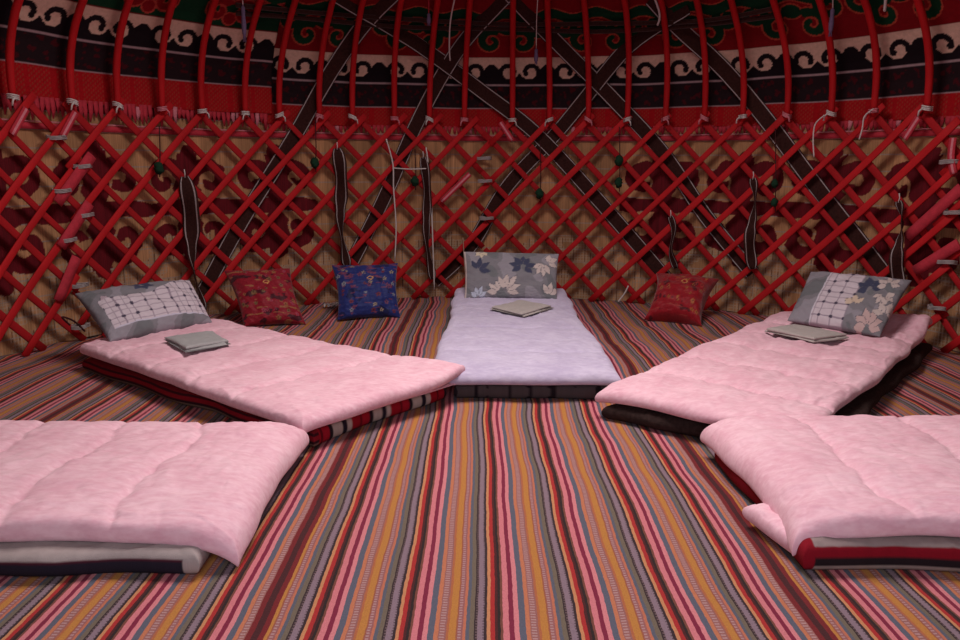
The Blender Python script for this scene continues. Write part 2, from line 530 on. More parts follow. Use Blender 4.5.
cuts = [math.radians(a) for a in (-86, -64.0, -1.8, 65.8, 86)]
panel_labels = ['narrow red lattice panel at the far left edge, left of the tied joint',
                'wide red lattice panel behind the blue cushion, between left joint and middle joint',
                'wide red lattice panel right of the middle joint, behind the dark red round cushion',
                'narrow red lattice panel at the far right edge, right of the tied joint']
for pi in range(4):
    A, B = cuts[pi], cuts[pi+1]; rs = random.Random(50+pi)
    e = bpy.data.objects.new('lattice_panel', None); C.objects.link(e)
    mid = (A+B)/2; e.location = (0, 0, 0)
    tag(e, panel_labels[pi], 'lattice', 'red lattice wall panels')
    ph = [.012, 0, 0, -.012][pi]; rad_off = [.006, 0, .006, 0][pi]
    A2, B2 = A-.022, B+.022
    for i in range(-40, 41):
        tt = T0+i*DT+ph
        if A2-.7 < tt < B2+.7:
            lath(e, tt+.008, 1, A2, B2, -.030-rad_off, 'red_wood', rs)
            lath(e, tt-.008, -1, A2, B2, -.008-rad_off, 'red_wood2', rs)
    # ribbons that tie this panel to the next
    if pi < 3:
        zs = {0: [(-65.2, 1.335), (-62.3, 1.161), (-65.2, 1.01), (-62.6, .85), (-65.2, .70), (-64.2, .40), (-64.6, .13)],
              1: [(-2.2, 1.24), (-2.0, 1.047), (-1.7, .73), (-2.0, .42)],
              2: [(65.2, 1.22), (66.5, .91), (66.4, .60), (66.0, .3)]}[pi]
        for (a, z) in zs:
            t = math.radians(a); c = wall_pt(t, z, -.03); mb = MB()
            band_round(mb, c, inward(c), .062, .040, .0085)
            r_ = mb.build('ribbon_tie', ['white_wool'], e); r_['label'] = 'grey and white ribbon wound round two laths'
    for seg in {0: [[(90, 160), (56, 208)], [(88, 208), (60, 252)], [(76, 262), (58, 306)]], 2: [[(960, 182), (906, 232)], [(958, 238), (914, 266)]]}.get(pi, []):
        p_ = smooth_path([on_shell(x, y, -.050) for x, y in seg], 6); mb = MB()
        sweep(mb, p_, [inward(q) for q in p_], [(-.035, -.004), (.035, -.004), (.035, .004), (0, .010), (-.035, .004)])
        r_ = mb.build('cloth_wrap', ['red_ribbon'], e); r_['label'] = 'red cloth wrapped over the joint laths'
# red and pink cloth wrapping on the laths near the joints
def wrap(pxs, lab, w=.045):
    pts = [on_shell(x, y, -.055) for x, y in pxs]
    pts = smooth_path(pts, 8); mb = MB()
    sec = [(-w/2, -.003), (-w/6, -.003), (w/6, -.003), (w/2, -.003), (w/2, .003), (w/6, .003), (-w/6, .003), (-w/2, .003)]
    sweep(mb, pts, [inward(p) for p in pts], sec, [0, 1, 0, 0, 0, 1, 0, 0])
    o = mb.build('woven_ribbon', ['red_ribbon', 'pink_ribbon']); tag(o, lab, 'ribbon', 'pink striped ribbons on the lattice')


wrap([(24, 114), (10, 140)], 'pink striped ribbon draped over lath heads, nearest the left edge')
wrap([(73, 117), (60, 142)], 'pink striped ribbon draped over lath heads, right of the edge one')
wrap([(440, 202), (468, 174)], 'pink striped ribbon lying slanting on the lattice left of the middle joint')
wrap([(498, 122), (510, 140)], 'pink striped ribbon over the lath heads just right of the middle')
wrap([(916, 112), (902, 134)], 'pink striped ribbon over the lath heads near the right edge')
wrap([(951, 132), (949, 152), (952, 168)], 'pink striped ribbon hanging at the very right edge')

# ================================================================== ROOF POLES
POLE_X = [12, 71, 116, 160, 200, 243, 277, 317, 350, 392, 427, 462, 510, 547, 586, 625, 663, 702, 740, 784, 828, 870, 923]
ordn = ['first', 'second', 'third', 'fourth', 'fifth', 'sixth', 'seventh', 'eighth', 'ninth', 'tenth', 'eleventh', 'middle (twelfth)']


def pole_mesh(name, th, lean=0.0, rs=random):
    zs = [1.525, 1.60, 1.70, 1.78, 1.86, 1.94, 2.02, 2.10, 2.18, 2.26, 2.33, 2.6, 3.0, 3.4]
    pts = []
    b = rs.uniform(-.012, .012); wob = rs.uniform(-.01, .01)
    for z in zs:
        u = (z-1.525)/1.9
        t = th+(lean+wob*math.sin(u*4))*(z-1.525)
        pts.append(wall_pt(t, z, -.045-(.02+b)*math.sin(min(1, u*2.2)*math.pi)))
    mb = MB()
    sweep(mb, pts, [inward(p) for p in pts], [(a, c*.85) for a, c in ring_sec(.0225, 10)], scale=[.8, 1, 1.05, 1.08, 1.08]+[1.05]*9)
    return mb.build(name, ['pole'])


rs = random.Random(4)
for i, px in enumerate(POLE_X):
    p = on_shell(px, 115, -.05); th = math.atan2(p.x, p.y)
    o = pole_mesh('roof_pole', th, 0, rs)
    if i < 11: lab = f'{ordn[i]} red bent roof pole counted from the left edge'
    elif i == 11: lab = 'middle red bent roof pole, twelfth from either edge'
    else: lab = f'{ordn[22-i]} red bent roof pole counted from the right edge'
    tag(o, lab, 'roof pole', 'red bent roof poles')
    mb = MB(); c = wall_pt(th, 1.555, -.047); nr = inward(c)
    b = Vector((0, 0, 1)).cross(nr).normalized(); ti = rs.uniform(-.02, .02)
    for dz in (-.010, .0, .011):
        loop = [c+b*(.031*math.cos(t))+nr*(.030*math.sin(t))+Vector((0, 0, dz+ti*math.cos(t))) for t in np.linspace(0, 2*math.pi, 11)]
        tube(mb, loop, .0048, 5)
    kx = rs.choice((-1, 1))
    tube(mb, [c+nr*.03+b*.01*kx, c+nr*.035+b*(.03*kx)+Vector((0, 0, -.02)), c+nr*.03+b*(.035*kx)+Vector((0, 0, -.05))], .006, 5)
    k = mb.build('string_binding', ['white_cord' if rs.random() < .35 else 'pink_ribbon'], o)

# ================================================================== WOVEN STRAPS
def strap(name, pxs, lab, width=.125, off=.018, group='dark woven straps crossing behind the lattice and poles', n=40, edge=.10):
    pts = smooth_path([on_shell(x, y, off) for x, y in pxs], n)
    # keep the strap on the curved surface
    pts = [wall_pt(math.atan2(p.x, p.y), p.z, off) for p in pts]
    w = width/2; e1, e2 = w*(1-edge*.8), w*(1-edge*2.0)
    f = [(-w, .002), (-e1, .003), (-e2, .003), (e2, .003), (e1, .003), (w, .002)]
    sec = [(a, -.003) for a, _ in f][::-1]+f
    k = len(sec); mats = [0]*k
    # faces between -e1..-e2 and e2..e1, front and back, are the white edge lines
    for j in range(k):
        a, b = sec[j][0], sec[(j+1) % k][0]
        if abs(abs(a+b)/2-(e1+e2)/2) < 1e-4 and a*b > 0: mats[j] = 1
    mb = MB(); sweep(mb, pts, [inward(p) for p in pts], sec, mats)
    o = mb.build(name, ['strap', 'white_wool' if name == 'woven_strap' else 'band_edge'], smooth=False); tag(o, lab, 'strap', group); return o


strap('woven_strap', [(203, 296), (240, 225), (297, 130), (352, 37), (392, -8)], 'dark strap with white edges rising from the left pillow, leftmost of the straps')
strap('woven_strap', [(343, 280), (380, 205), (414, 125), (455, 50), (505, -8)], 'dark strap with white edges rising from above the blue cushion', off=.022)
strap('woven_strap', [(328, -6), (380, 24), (425, 52), (480, 92), (535, 134), (598, 200), (672, 284)], 'dark strap with white edges descending from top left to the dark red cushion', off=.026)
strap('woven_strap', [(503, -10), (560, 48), (605, 92), (660, 150), (705, 214), (752, 270)], 'dark strap with white edges descending right of the middle, ending left of right pillow', off=.030)
strap('woven_strap', [(434, 282), (470, 246), (505, 187), (556, 130), (620, 50), (684, 4)], 'dark strap with white edges rising rightward from behind the floral pillow', off=.034)
strap('woven_strap', [(648, -4), (676, 26), (720, 66), (770, 124), (822, 192), (890, 278)], 'dark strap with white edges descending behind the right pillow, rightmost of the crossing straps', off=.020)
for yy, lab, o_ in ((20, 'thin dark woven band running sideways behind the roof poles, upper one', .004), (28, 'thin dark woven band running sideways behind the roof poles, lower one', .010)):
    dy = yy-20
    strap('woven_band', [(232, 8+dy), (300, 14+dy*.8), (400, 20+dy), (500, 24+dy*.6), (600, 22+dy), (700, 18+dy*.5), (775, 4+dy)], lab, .034, -.012-o_, 'thin dark bands behind the roof poles', 50, .10)

# ================================================================== HANGING THINGS on the lattice
def hanging_strap(x, y0, y1, dx, lab, w=.075, turns=2.0):
    n = 26; e = bpy.data.objects.new('hanging_strap', None); C.objects.link(e)
    top = on_shell(x, y0, -.075); bot = on_shell(x+dx, y1, -.075); e.location = top
    e['kind'] = 'thing'; tag(e, lab, 'strap', 'looped dark straps hanging on the lattice')
    pts, sc, tw = [], [], []
    for i in range(n):
        u = i/(n-1); p = top.lerp(bot, u)-top; p += Vector((.018*math.sin(u*7), -.01*math.sin(u*5), 0))
        pts.append(p); tw.append(math.sin(u*math.pi*turns)*1.15); sc.append(.45+.55*abs(math.sin(u*math.pi*turns))**.6 if turns else 1)
    f = [(-w/2, .003), (-w*.41, .004), (-w*.33, .004), (w*.33, .004), (w*.41, .004), (w/2, .003)]
    sec = [(a, -.004) for a, _ in f][::-1]+f; mats = []
    for j in range(len(sec)):
        a, b = sec[j][0], sec[(j+1) % len(sec)][0]; mats.append(1 if abs(abs(a+b)/2-w*.37) < 1e-3 and a*b > 0 else 0)
    mb = MB(); sweep(mb, pts, [inward(top)]*n, sec, mats, tw, sc); mb.build('strap_loop', ['strap', 'white_wool'], e)
    mb = MB(); tube(mb, [Vector((0, 0, .05)), Vector((.004, -.004, .02)), Vector((0, 0, -.01))], .004); mb.build('hanging_cord', ['white_cord'], e)
    return e


hanging_strap(183, 180, 314, 18, 'looped dark strap hanging beside the left checked pillow', .14, 2)
hanging_strap(335, 150, 268, 10, 'looped dark strap hanging above the blue cushion', .14, 2)
hanging_strap(421, 158, 280, 10, 'looped dark strap hanging between blue cushion and floral pillow', .11, 2)
hanging_strap(751, 175, 266, 0, 'looped dark strap hanging left of the right pillow', .11, 2)
hanging_strap(669, 214, 266, 5, 'short looped dark strap hanging directly above the dark red right cushion', .09, 1)
hanging_strap(897, 196, 284, 2, 'looped dark strap hanging behind the right end of the right pillow', .10, 2)


def cord_thing(name, pxs, lab, r=.006, mat='white_cord', off=-.085, cat='string', group='white cords on the wall and roof', n=16, extra=None):
    pts = smooth_path([on_shell(x, y, off) for x, y in pxs], n)
    mb = MB(); tube(mb, pts, r)
    if extra:
        for seg in extra: tube(mb, smooth_path([on_shell(x, y, off) for x, y in seg], 10), r)
    o = mb.build(name, [mat]); tag(o, lab, cat, group); return o


cord_thing('white_string', [(384, 140), (391, 165), (392, 190), (395, 228), (394, 262)], 'left of the two long white cords hanging in the middle left of the lattice')
cord_thing('white_string', [(424, 148), (427, 170), (430, 205), (432, 245), (434, 290)], 'right of the two long white cords hanging in the middle left of the lattice', n=18)
cord_thing('white_string', [(391, 169), (409, 170), (427, 169)], 'short level white cord joining the two hanging cords', .005)
cord_thing('white_string', [(452, -6), (447, 20), (446, 45), (447, 61)], 'white cord dangling from the roof above the floral pillow', .006, off=-.10)
cord_thing('white_string', [(650, -6), (655, 8), (656, 16), (654, 23)], 'short white cord dangling from the roof right of the middle', .008, off=-.10)
cord_thing('white_string', [(822, 111), (813, 120), (811, 135), (812, 153)], 'thin white cord hanging from the third pole from the right edge', .005, off=-.10)
cord_thing('white_string', [(871, 104), (862, 112), (860, 124), (857, 135)], 'thin white cord hanging from the second pole from the right edge', .005, off=-.10)
cord_thing('white_string', [(882, -6), (881, 6)], 'stub of white cord at the top right of the roof', .009, off=-.10)
cord_thing('tan_string', [(462, 238), (463, 252), (466, 290)], 'tan cord hanging down the left edge of the floral pillow', .004, 'cream_cord')
cord_thing('white_string', [(618, 300), (624, 292), (628, 284)], 'white cord end sticking out at the wall base left of the dark red cushion', .007, off=-.12)
cord_thing('dark_string', [(70, 330), (62, 322), (74, 326), (85, 336)], 'dark tangled cord on the lattice foot behind the left pillow', .006, 'dark_cord', off=-.12, group=None)


def tassel(pxs, L, mat, lab, name='yarn_tassel', cordmat='white_cord', off=-.10):
    e = bpy.data.objects.new(name, None); C.objects.link(e)
    P = [on_shell(x, y, off) for x, y in pxs]; e.location = P[0]
    tag(e, lab, 'tassel', 'tassels hanging on the wall and roof')
    mb = MB(); tube(mb, [p-P[0] for p in smooth_path(P, 8)], .004); mb.build('tassel_cord', [cordmat], e)
    b = P[-1]-P[0]; mb = MB(); n = inward(P[-1])
    pts = [b+Vector((0, 0, -L*q)) for q in (0, .08, .3, .6, .85, 1)]
    sweep(mb, pts, [n]*6, ring_sec(.016, 8), scale=[.3, .9, .8, 1.1, .9, .2])
    for k in range(5):
        a = k*1.256; mb2 = [b+Vector((.01*math.cos(a)*q, .01*math.sin(a)*q, -L*.5-L*.6*q)) for q in (0, .5, 1)]
        tube(mb, mb2, .003, 4)
    mb.build('tassel_head', [mat], e)


tassel([(534, -6), (533, 20), (533, 48)], .11, 'purple', 'purple tassel on a long white cord at the top middle')
tassel([(829, -8), (829, 4)], .16, 'purple', 'purple tassel at the top right among the poles')
tassel([(425, -8), (425, 14)], .08, 'purple', 'small purple tassel on a red roof pole left of the middle', cordmat='red_ribbon')
tassel([(238, -8), (239, 8)], .22, 'purple', 'thin purple tassel left of the seam between the felt hangings')


def pompom(x, ys, y0, lab, r=.034):
    e = bpy.data.objects.new('yarn_pompom', None); C.objects.link(e)
    P0 = on_shell(x, y0, -.075); e.location = P0; tag(e, lab, 'pompom', 'dark green pompoms hanging on the lattice')
    last = on_shell(x+1, ys[-1]+9, -.09)
    mb = MB(); tube(mb, [Vector((0, 0, 0)), (last-P0)*.5+Vector((.004, 0, 0)), last-P0], .004); mb.build('pompom_cord', ['dark_cord'], e)
    rs = random.Random(int(x))
    for y in ys:
        c = on_shell(x, y, -.09)-P0; mb = MB(); nu, nv = 16, 10; v, f = [], []
        for a in range(nv+1):
            for b in range(nu):
                t, q = math.pi*a/nv, 2*math.pi*b/nu; rr = r*rs.uniform(.72, 1.15)
                v.append(c+Vector((rr*math.sin(t)*math.cos(q), rr*math.sin(t)*math.sin(q), 1.25*rr*math.cos(t))))
        for a in range(nv):
            for b in range(nu): f.append((a*nu+b, a*nu+(b+1) % nu, (a+1)*nu+(b+1) % nu, (a+1)*nu+b))
        mb.add(v, f); mb.build('yarn_ball', ['green_yarn'], e)


pompom(157, [172], 130, 'dark green pompom on a dark cord, leftmost on the lattice')
pompom(313, [165], 122, 'dark green pompom left of the strap above the blue cushion')
pompom(413, [182], 150, 'dark green pompom between the two long white cords')
pompom(538, [193], 140, 'dark green pompom above the right end of the floral pillow')
pompom(617, [159, 181], 125, 'pair of dark green pompoms on one cord right of the middle')
pompom(773, [180, 199], 125, 'dark green pompoms on a cord above the left end of the right pillow', .026)

# ================================================================== BEDDING
def edge_grid(n, pw=2.2):
    t = np.linspace(-1, 1, n); return np.sign(t)*(1-(1-np.abs(t))**pw)


def slab(name, quad, z0, th, mat, seed, L_seams=(), W_seams=(), puff=.0, nu=120, nv=60, nexp=16, wav=.012, wr=.006, droop=(0, 0, 0, 0), dye=None, parent=None, corner=0.0, zf=None, cdrop=0.0):
    """soft rectangular layer. quad: head-a, foot-a, foot-b, head-b (a to b across). droop: how far the
    foot edge, head edge, a edge, b edge sink below the rest"""
    A, B, Cc, D = [np.array(q, float) for q in quad]
    u = edge_grid(nu, 1.8); v = edge_grid(nv, 1.8); U, V = np.meshgrid(u, v)
    s, t = (U+1)/2, (V+1)/2
    L = (np.linalg.norm(B-A)+np.linalg.norm(Cc-D))/2; W = (np.linalg.norm(D-A)+np.linalg.norm(Cc-B))/2
    XY = (A[None, None]*((1-s)*(1-t))[..., None]+B[None, None]*(s*(1-t))[..., None]+Cc[None, None]*(s*t)[..., None]+D[None, None]*((1-s)*t)[..., None])
    du = (B-A)/np.linalg.norm(B-A); dv = (D-A)/np.linalg.norm(D-A)
    x, y = s*L, t*W
    # edges wander a little; corners are pulled in
    eU, eV = np.abs(U)**6*np.sign(U), np.abs(V)**6*np.sign(V)
    dxu = eU*(wav*snoise(y, y*0, seed, 1.6, 2)*2-corner*V**4); dxv = eV*(wav*snoise(x, x*0, seed+1, 1.3, 2)*2-corner*U**4)
    e = np.sqrt(np.clip(1-np.maximum(np.abs(U)**(nexp*L/W), np.abs(V)**nexp), 0, 1))
    h = np.ones_like(s)
    pf = np.zeros_like(s)
    if puff:
        wob = .035*snoise(y, x*.3, seed+7, 1.3); g = np.full(s.shape, 9.0)
        for a in L_seams: g = np.minimum(g, np.abs(x+wob-a))
        g2 = np.full(s.shape, 9.0); wob2 = .02*snoise(x, y*.3, seed+8, 1.1)
        for a in W_seams: g2 = np.minimum(g2, np.abs(y+wob2-a))
        inn = np.clip((1-np.abs(V)**14), 0, 1)*np.clip((1-np.abs(U)**20), 0, 1)
        pf += puff*(.45*np.tanh(g/.035)**.8+.55*np.tanh(g/.11)-1)*(.35+.65*inn)-.006*np.exp(-(g/.012)**2); pf += .45*puff*(np.tanh(g2/.05)-1)*inn
        # gathers fanning from the seams
        pf += .16*puff*np.exp(-(g/.08)**2)*np.sin(y*75+4*snoise(x, y, seed, 2))
    wk = wr*snoise(x*.8, y*1.6, seed+2, 2.4, 4)+wr*.4*snoise(x, y, seed+3, 6, 2)+wr*1.1*(1-np.abs(snoise(x*.7, y*1.5, seed+4, 2.6, 2)))**5-wr*.7*(1-np.abs(snoise(x*1.6, y*1.2, seed+6, 3.4, 2)))**6
    dz = -droop[0]*np.clip(s, 0, 1)**26-droop[1]*(1-s)**26-droop[2]*(1-t)**16-droop[3]*t**16-cdrop*s**9*(1-t)**7
    lift = zf(s, t) if zf is not None else 0
    zt = z0+th+dz+lift
    XY = XY+dxu[..., None]*du+dxv[..., None]*dv
    top = zt-(1-e)*th*.5+(pf+wk)*e; bot = zt-th+(1-e)*th*.5
    bot = np.maximum(bot, carpet_z(XY[..., 0], XY[..., 1])+.006); top = np.maximum(top, bot)
    Pt = np.dstack([XY, top]); Pb = np.dstack([XY, bot])
    n = nu*nv; idx = np.arange(n).reshape(nv, nu)
    qt = np.stack([idx[:-1, :-1], idx[:-1, 1:], idx[1:, 1:], idx[1:, :-1]], -1).reshape(-1, 4)
    ib = idx+n; ib[0, :] = idx[0, :]; ib[-1, :] = idx[-1, :]; ib[:, 0] = idx[:, 0]; ib[:, -1] = idx[:, -1]
    qb = np.stack([ib[:-1, :-1], ib[1:, :-1], ib[1:, 1:], ib[:-1, 1:]], -1).reshape(-1, 4)
    V_ = np.concatenate([Pt.reshape(-1, 3), Pb.reshape(-1, 3)]); q = np.concatenate([qt, qb])
    d = None; uvv = np.concatenate([np.stack([x, y], -1).reshape(-1, 2)]*2)
    if dye is not None:
        zz = np.concatenate([((1+e)*.5).ravel(), ((1-e)*.5).ravel()])
        d = dye(uvv[:, 0], uvv[:, 1], zz, L, W)
    return raw(name, V_, q, mat, d, uvv, parent)


def stripes(val, table):
    """table: (upper bound, colour)"""
    out = np.empty(val.shape+(3,)); b = [t[0] for t in table]; c = np.array([srgb(*t[1]) for t in table])
    return c[np.clip(np.searchsorted(b, val), 0, len(b)-1)]


def quad_of(A, B, width, side):
    """rectangle from edge A->B (head to foot), extended to one side"""
    A, B = Vector(A), Vector(B); d = (B-A).normalized(); n = Vector((-d.y, d.x))*side
    return [tuple(A), tuple(B), tuple(B+n*width), tuple(A+n*width)]


# bed 1, front left --------------------------------------------------
def dye_b1(x, y, z, L, W):
    # folded so that its striped border shows on the long side
    c = np.empty((len(x), 3)); c[:] = srgb(158, 144, 142)
    k = z < .62; c[k] = srgb(36, 30, 42)
    k = (z >= .62) & (z < .70); c[k] = srgb(72, 26, 40)
    k = (z > .93) & (y < .02); c[k] = srgb(36, 26, 36)
    k = (x > L-.045); c[k] = srgb(158, 144, 142)
    return c


o = slab('folded_mattress', [(-2.45, -1.60), (-.95, -1.60), (-.93, -.74), (-2.45, -.74)], .024, .080, 'mat', 31, nu=160, nv=70, nexp=26, wav=.008, wr=.004, dye=dye_b1)
tag(o, 'grey and navy striped folded mattress under the front left pink quilt', 'mattress', 'folded mattresses under the quilts')
o = slab('pink_quilt', [(-2.45, -1.56), (-.835, -1.55), (-.845, -.655), (-2.45, -.665)], .109, .080, 'pink', 32,
         L_seams=[.24, .58, .90, 1.22], W_seams=[.55], puff=.015, nu=230, nv=130, nexp=34, wav=.006, wr=.005, droop=(.05, 0, .012, .01), corner=0, cdrop=.035)
tag(o, 'pink quilt on the front left bed, cut by the left edge of the photo', 'quilt', 'pink quilts')

# bed 5, front right -------------------------------------------------
def dye_b5(x, y, z, L, W):
    c = stripes(z, [(.26, (148, 132, 126)), (.50, (34, 24, 28)), (.56, (34, 24, 28)), (.86, (126, 14, 30)), (9, (142, 124, 122))])
    k = (x > L-.035); c[k] = srgb(126, 14, 30)
    return c


o = slab('folded_mattress', [(2.45, -1.58), (.80, -1.55), (.80, -.74), (2.45, -.74)], .024, .100, 'mat', 41, nu=160, nv=70, nexp=26, wav=.008, wr=.004, dye=dye_b5)
tag(o, 'red, black and grey striped folded mattress under the front right pink quilt', 'mattress', 'folded mattresses under the quilts')
o = slab('pink_quilt', [(2.45, -1.54), (.79, -1.52), (.765, -.62), (2.45, -.62)], .130, .084, 'pink', 42,
         L_seams=[.50, .906, 1.316], W_seams=[.60], puff=.022, nu=230, nv=130, nexp=32, wav=.010, wr=.006, droop=(.06, 0, .012, .01), corner=0, cdrop=.025)
slab('turned_corner', [(.86, -1.20), (.725, -1.26), (.785, -1.50), (.93, -1.44)], .045, .06, 'pink', 46, nu=40, nv=40, nexp=12, wav=.012, wr=.006, parent=o)
tag(o, 'pink quilt on the front right bed, cut by the right edge of the photo', 'quilt', 'pink quilts')

# bed 2, back left ---------------------------------------------------
SEQ = [((150, 18, 34), .05), ((96, 10, 24), .012), ((160, 22, 40), .05), ((40, 26, 34), .022), ((176, 160, 152), .055), ((34, 28, 40), .03), ((180, 164, 156), .03)]


def dye_b2(x, y, z, L, W):
    # stripes run along the mattress; on the long side they lie one above the other
    edge = y < .04
    tot = sum(s for _, s in SEQ); tab, acc = [], 0
    for c_, s_ in SEQ: acc += s_; tab.append((acc/tot, c_))
    c = stripes(np.mod(y/tot, 1), tab)
    c2 = stripes(z, [(.30, (116, 96, 84)), (.44, (52, 22, 30)), (.70, (134, 20, 34)), (.82, (62, 16, 26)), (9, (120, 22, 32))])
    c[edge] = c2[edge]
    return c


A2, B2_ = (-2.40, .55), (-.82, -.64)
q2 = quad_of((-2.37, .56), (-.845, -.60), .88, 1)
o = slab('folded_mattress', q2, .026, .082, 'mat', 51, nu=200, nv=120, nexp=30, wav=.008, wr=.004, dye=dye_b2)
tag(o, 'red, cream and black striped mattress under the back left pink quilt', 'mattress', 'folded mattresses under the quilts')
q = [(-2.40, .59), (-.86, -.66), (-.20, .09), (-1.90, 1.34)]
o = slab('pink_quilt', q, .130, .068, 'pink', 52, L_seams=[.35, .75, 1.15, 1.55], W_seams=[.30, .62], puff=.013, nu=200, nv=130, nexp=32, wav=.006, wr=.005,
         droop=(.02, 0, .015, .01), corner=0, zf=lambda s, t: .05*s**8*t**4)
tag(o, 'pink quilt on the back left bed, under the checked pillow', 'quilt', 'pink quilts')
# its turned-under lower fold
f2 = slab('lower_fold', [(-2.3, .56), (-.865, -.64), (-.235, .075), (-1.9, 1.26)], .113, .018, 'pink', 53, nu=80, nv=50, nexp=20, wav=.006, wr=.002, parent=o)

# bed 4, back right --------------------------------------------------
q4 = [(2.68, 1.10), (1.13, -.76), (.41, -.18), (1.98, 1.72)]
o = slab('fleece_mattress', [(2.72, 1.10), (1.19, -.77), (.43, -.22), (1.98, 1.62)], .026, .082, 'hair', 61, nu=160, nv=90, nexp=16, wav=.012, wr=.006)
tag(o, 'black brown fleecy mattress under the back right pink quilt', 'mattress', 'folded mattresses under the quilts')
o = slab('pink_quilt', q4, .130, .072, 'pink', 62, L_seams=[.42, .82, 1.22, 1.66, 2.05], W_seams=[.33, .64], puff=.024, nu=220, nv=130, nexp=22, wav=.010, wr=.006,
         droop=(.025, 0, .01, .02), corner=-.01, zf=lambda s, t: .10*np.exp(-((s-.03)/.06)**2)*np.clip(1-t*1.4, 0, 1))
tag(o, 'pink quilt on the back right bed, beneath the right pillow', 'quilt', 'pink quilts')
f2 = slab('lower_fold', [(2.6, 1.06), (1.14, -.70), (.47, -.17), (1.98, 1.6)], .113, .018, 'pink', 63, nu=80, nv=50, nexp=16, wav=.008, wr=.003, parent=o)

# bed 3, middle ------------------------------------------------------
def dye_b3(x, y, z, L, W):
    c = np.empty((len(x), 3)); c[:] = srgb(78, 68, 70)
    k = (snoise(x*1.5, y*1.5, 5, 7, 2) > .62); c[k] = srgb(34, 26, 32)
    return c


o = slab('folded_mattress', [(-.28, 2.30), (-.28, .10), (.52, .08), (.44, 2.30)], .026, .082, 'mat', 71, nu=140, nv=90, nexp=26, wav=.008, wr=.004, dye=dye_b3)
tag(o, 'dark grey folded mattress under the lilac quilt', 'mattress', 'folded mattresses under the quilts')
o = slab('lilac_quilt', [(-.335, 2.37), (-.40, .06), (.565, .05), (.52, 2.37)], .130, .068, 'lilac', 72, L_seams=[.6, 1.3, 1.9], puff=.008, nu=200, nv=110, nexp=22, wav=.008, wr=.004,
         droop=(.03, 0, .01, .01), corner=.0, zf=lambda s, t: .05*(1-s)**5)
tag(o, 'pale lilac quilt on the middle bed', 'quilt')
f2 = slab('lower_fold', [(-.30, 2.33), (-.31, .09), (.54, .075), (.49, 2.33)], .113, .018, 'lilac', 73, nu=80, nv=50, nexp=16, wav=.006, wr=.002, parent=o)

# ================================================================== PILLOWS AND CUSHIONS
def pillow(name, corners, thick, dyef, mat, size, seed, nu=130, nv=90, pinch=.03, bend=0.0):
    """corners: bottom-left, bottom-right, top-right, top-left seen from inside the room"""
    BL, BR, TR, TL = [np.array(c, float) for c in corners]
    nrm = np.cross(BR-BL, TL-BL); nrm /= np.linalg.norm(nrm)
    g = edge_grid(nu, 1.5); h = edge_grid(nv, 1.5); U, V = np.meshgrid(g, h)
    Up = U*(1-pinch*(1-V**2)*np.abs(U)**3); Vp = V*(1-pinch*(1-U**2)*np.abs(V)**3)
    s, t = (Up+1)/2, (Vp+1)/2
    P = (BL*((1-s)*(1-t))[..., None]+BR*(s*(1-t))[..., None]+TR*(s*t)[..., None]+TL*((1-s)*t)[..., None])
    e = (np.clip(1-U**2, 0, 1)**.5*np.clip(1-V**2, 0, 1)**.5)**.8
    nz = 1+.10*snoise(U, V, seed, .8)
    w = thick/2*e*nz
    wk = .006*snoise(U, V, seed+2, 2.2, 3)*np.clip(e*3, 0, 1)
    b = bend*(1-U**2)
    Pt = P+nrm*(w+wk+b)[..., None]; Pb = P-nrm*(w*.9-b)[..., None]
    n = nu*nv; idx = np.arange(n).reshape(nv, nu)
    qt = np.stack([idx[:-1, :-1], idx[:-1, 1:], idx[1:, 1:], idx[1:, :-1]], -1).reshape(-1, 4)
    ib = idx+n; ib[0, :] = idx[0, :]; ib[-1, :] = idx[-1, :]; ib[:, 0] = idx[:, 0]; ib[:, -1] = idx[:, -1]
    qb = np.stack([ib[:-1, :-1], ib[1:, :-1], ib[1:, 1:], ib[:-1, 1:]], -1).reshape(-1, 4)
    X, Y = (U+1)/2*size[0], (V+1)/2*size[1]
    col = dyef(X, Y, *size).reshape(-1, 3); uv = np.stack([X, Y], -1).reshape(-1, 2)
    return raw(name, np.concatenate([Pt.reshape(-1, 3), Pb.reshape(-1, 3)]), np.concatenate([qt, qb]), mat, np.concatenate([col, col]), np.concatenate([uv, uv]))


GREY, LGREY, NAVY, CREAM, ROSE = srgb(122, 118, 124), srgb(140, 134, 142), srgb(64, 66, 88), srgb(190, 174, 170), srgb(186, 158, 156)


def ground(X, Y, seed):
    c = np.empty(X.shape+(3,)); c[:] = GREY
    n = snoise(X, Y, seed, 4, 2); c[n > .35] = LGREY; c[n < -.45] = srgb(108, 108, 112); return c


def sprig(c, X, Y, cx, cy, ang, colr, L=.075, n=5, W=.014, spread=2.4):
    for k in range(n):
        a = ang-spread/2+spread*k/(n-1)
        d = leaf(X, Y, cx+.012*math.cos(a), cy+.012*math.sin(a), a, L*(1-.12*abs(k-(n-1)/2)), W*1.25)
        c[(d < .0025)] = srgb(90, 88, 98); c[d < 0] = colr
    return c


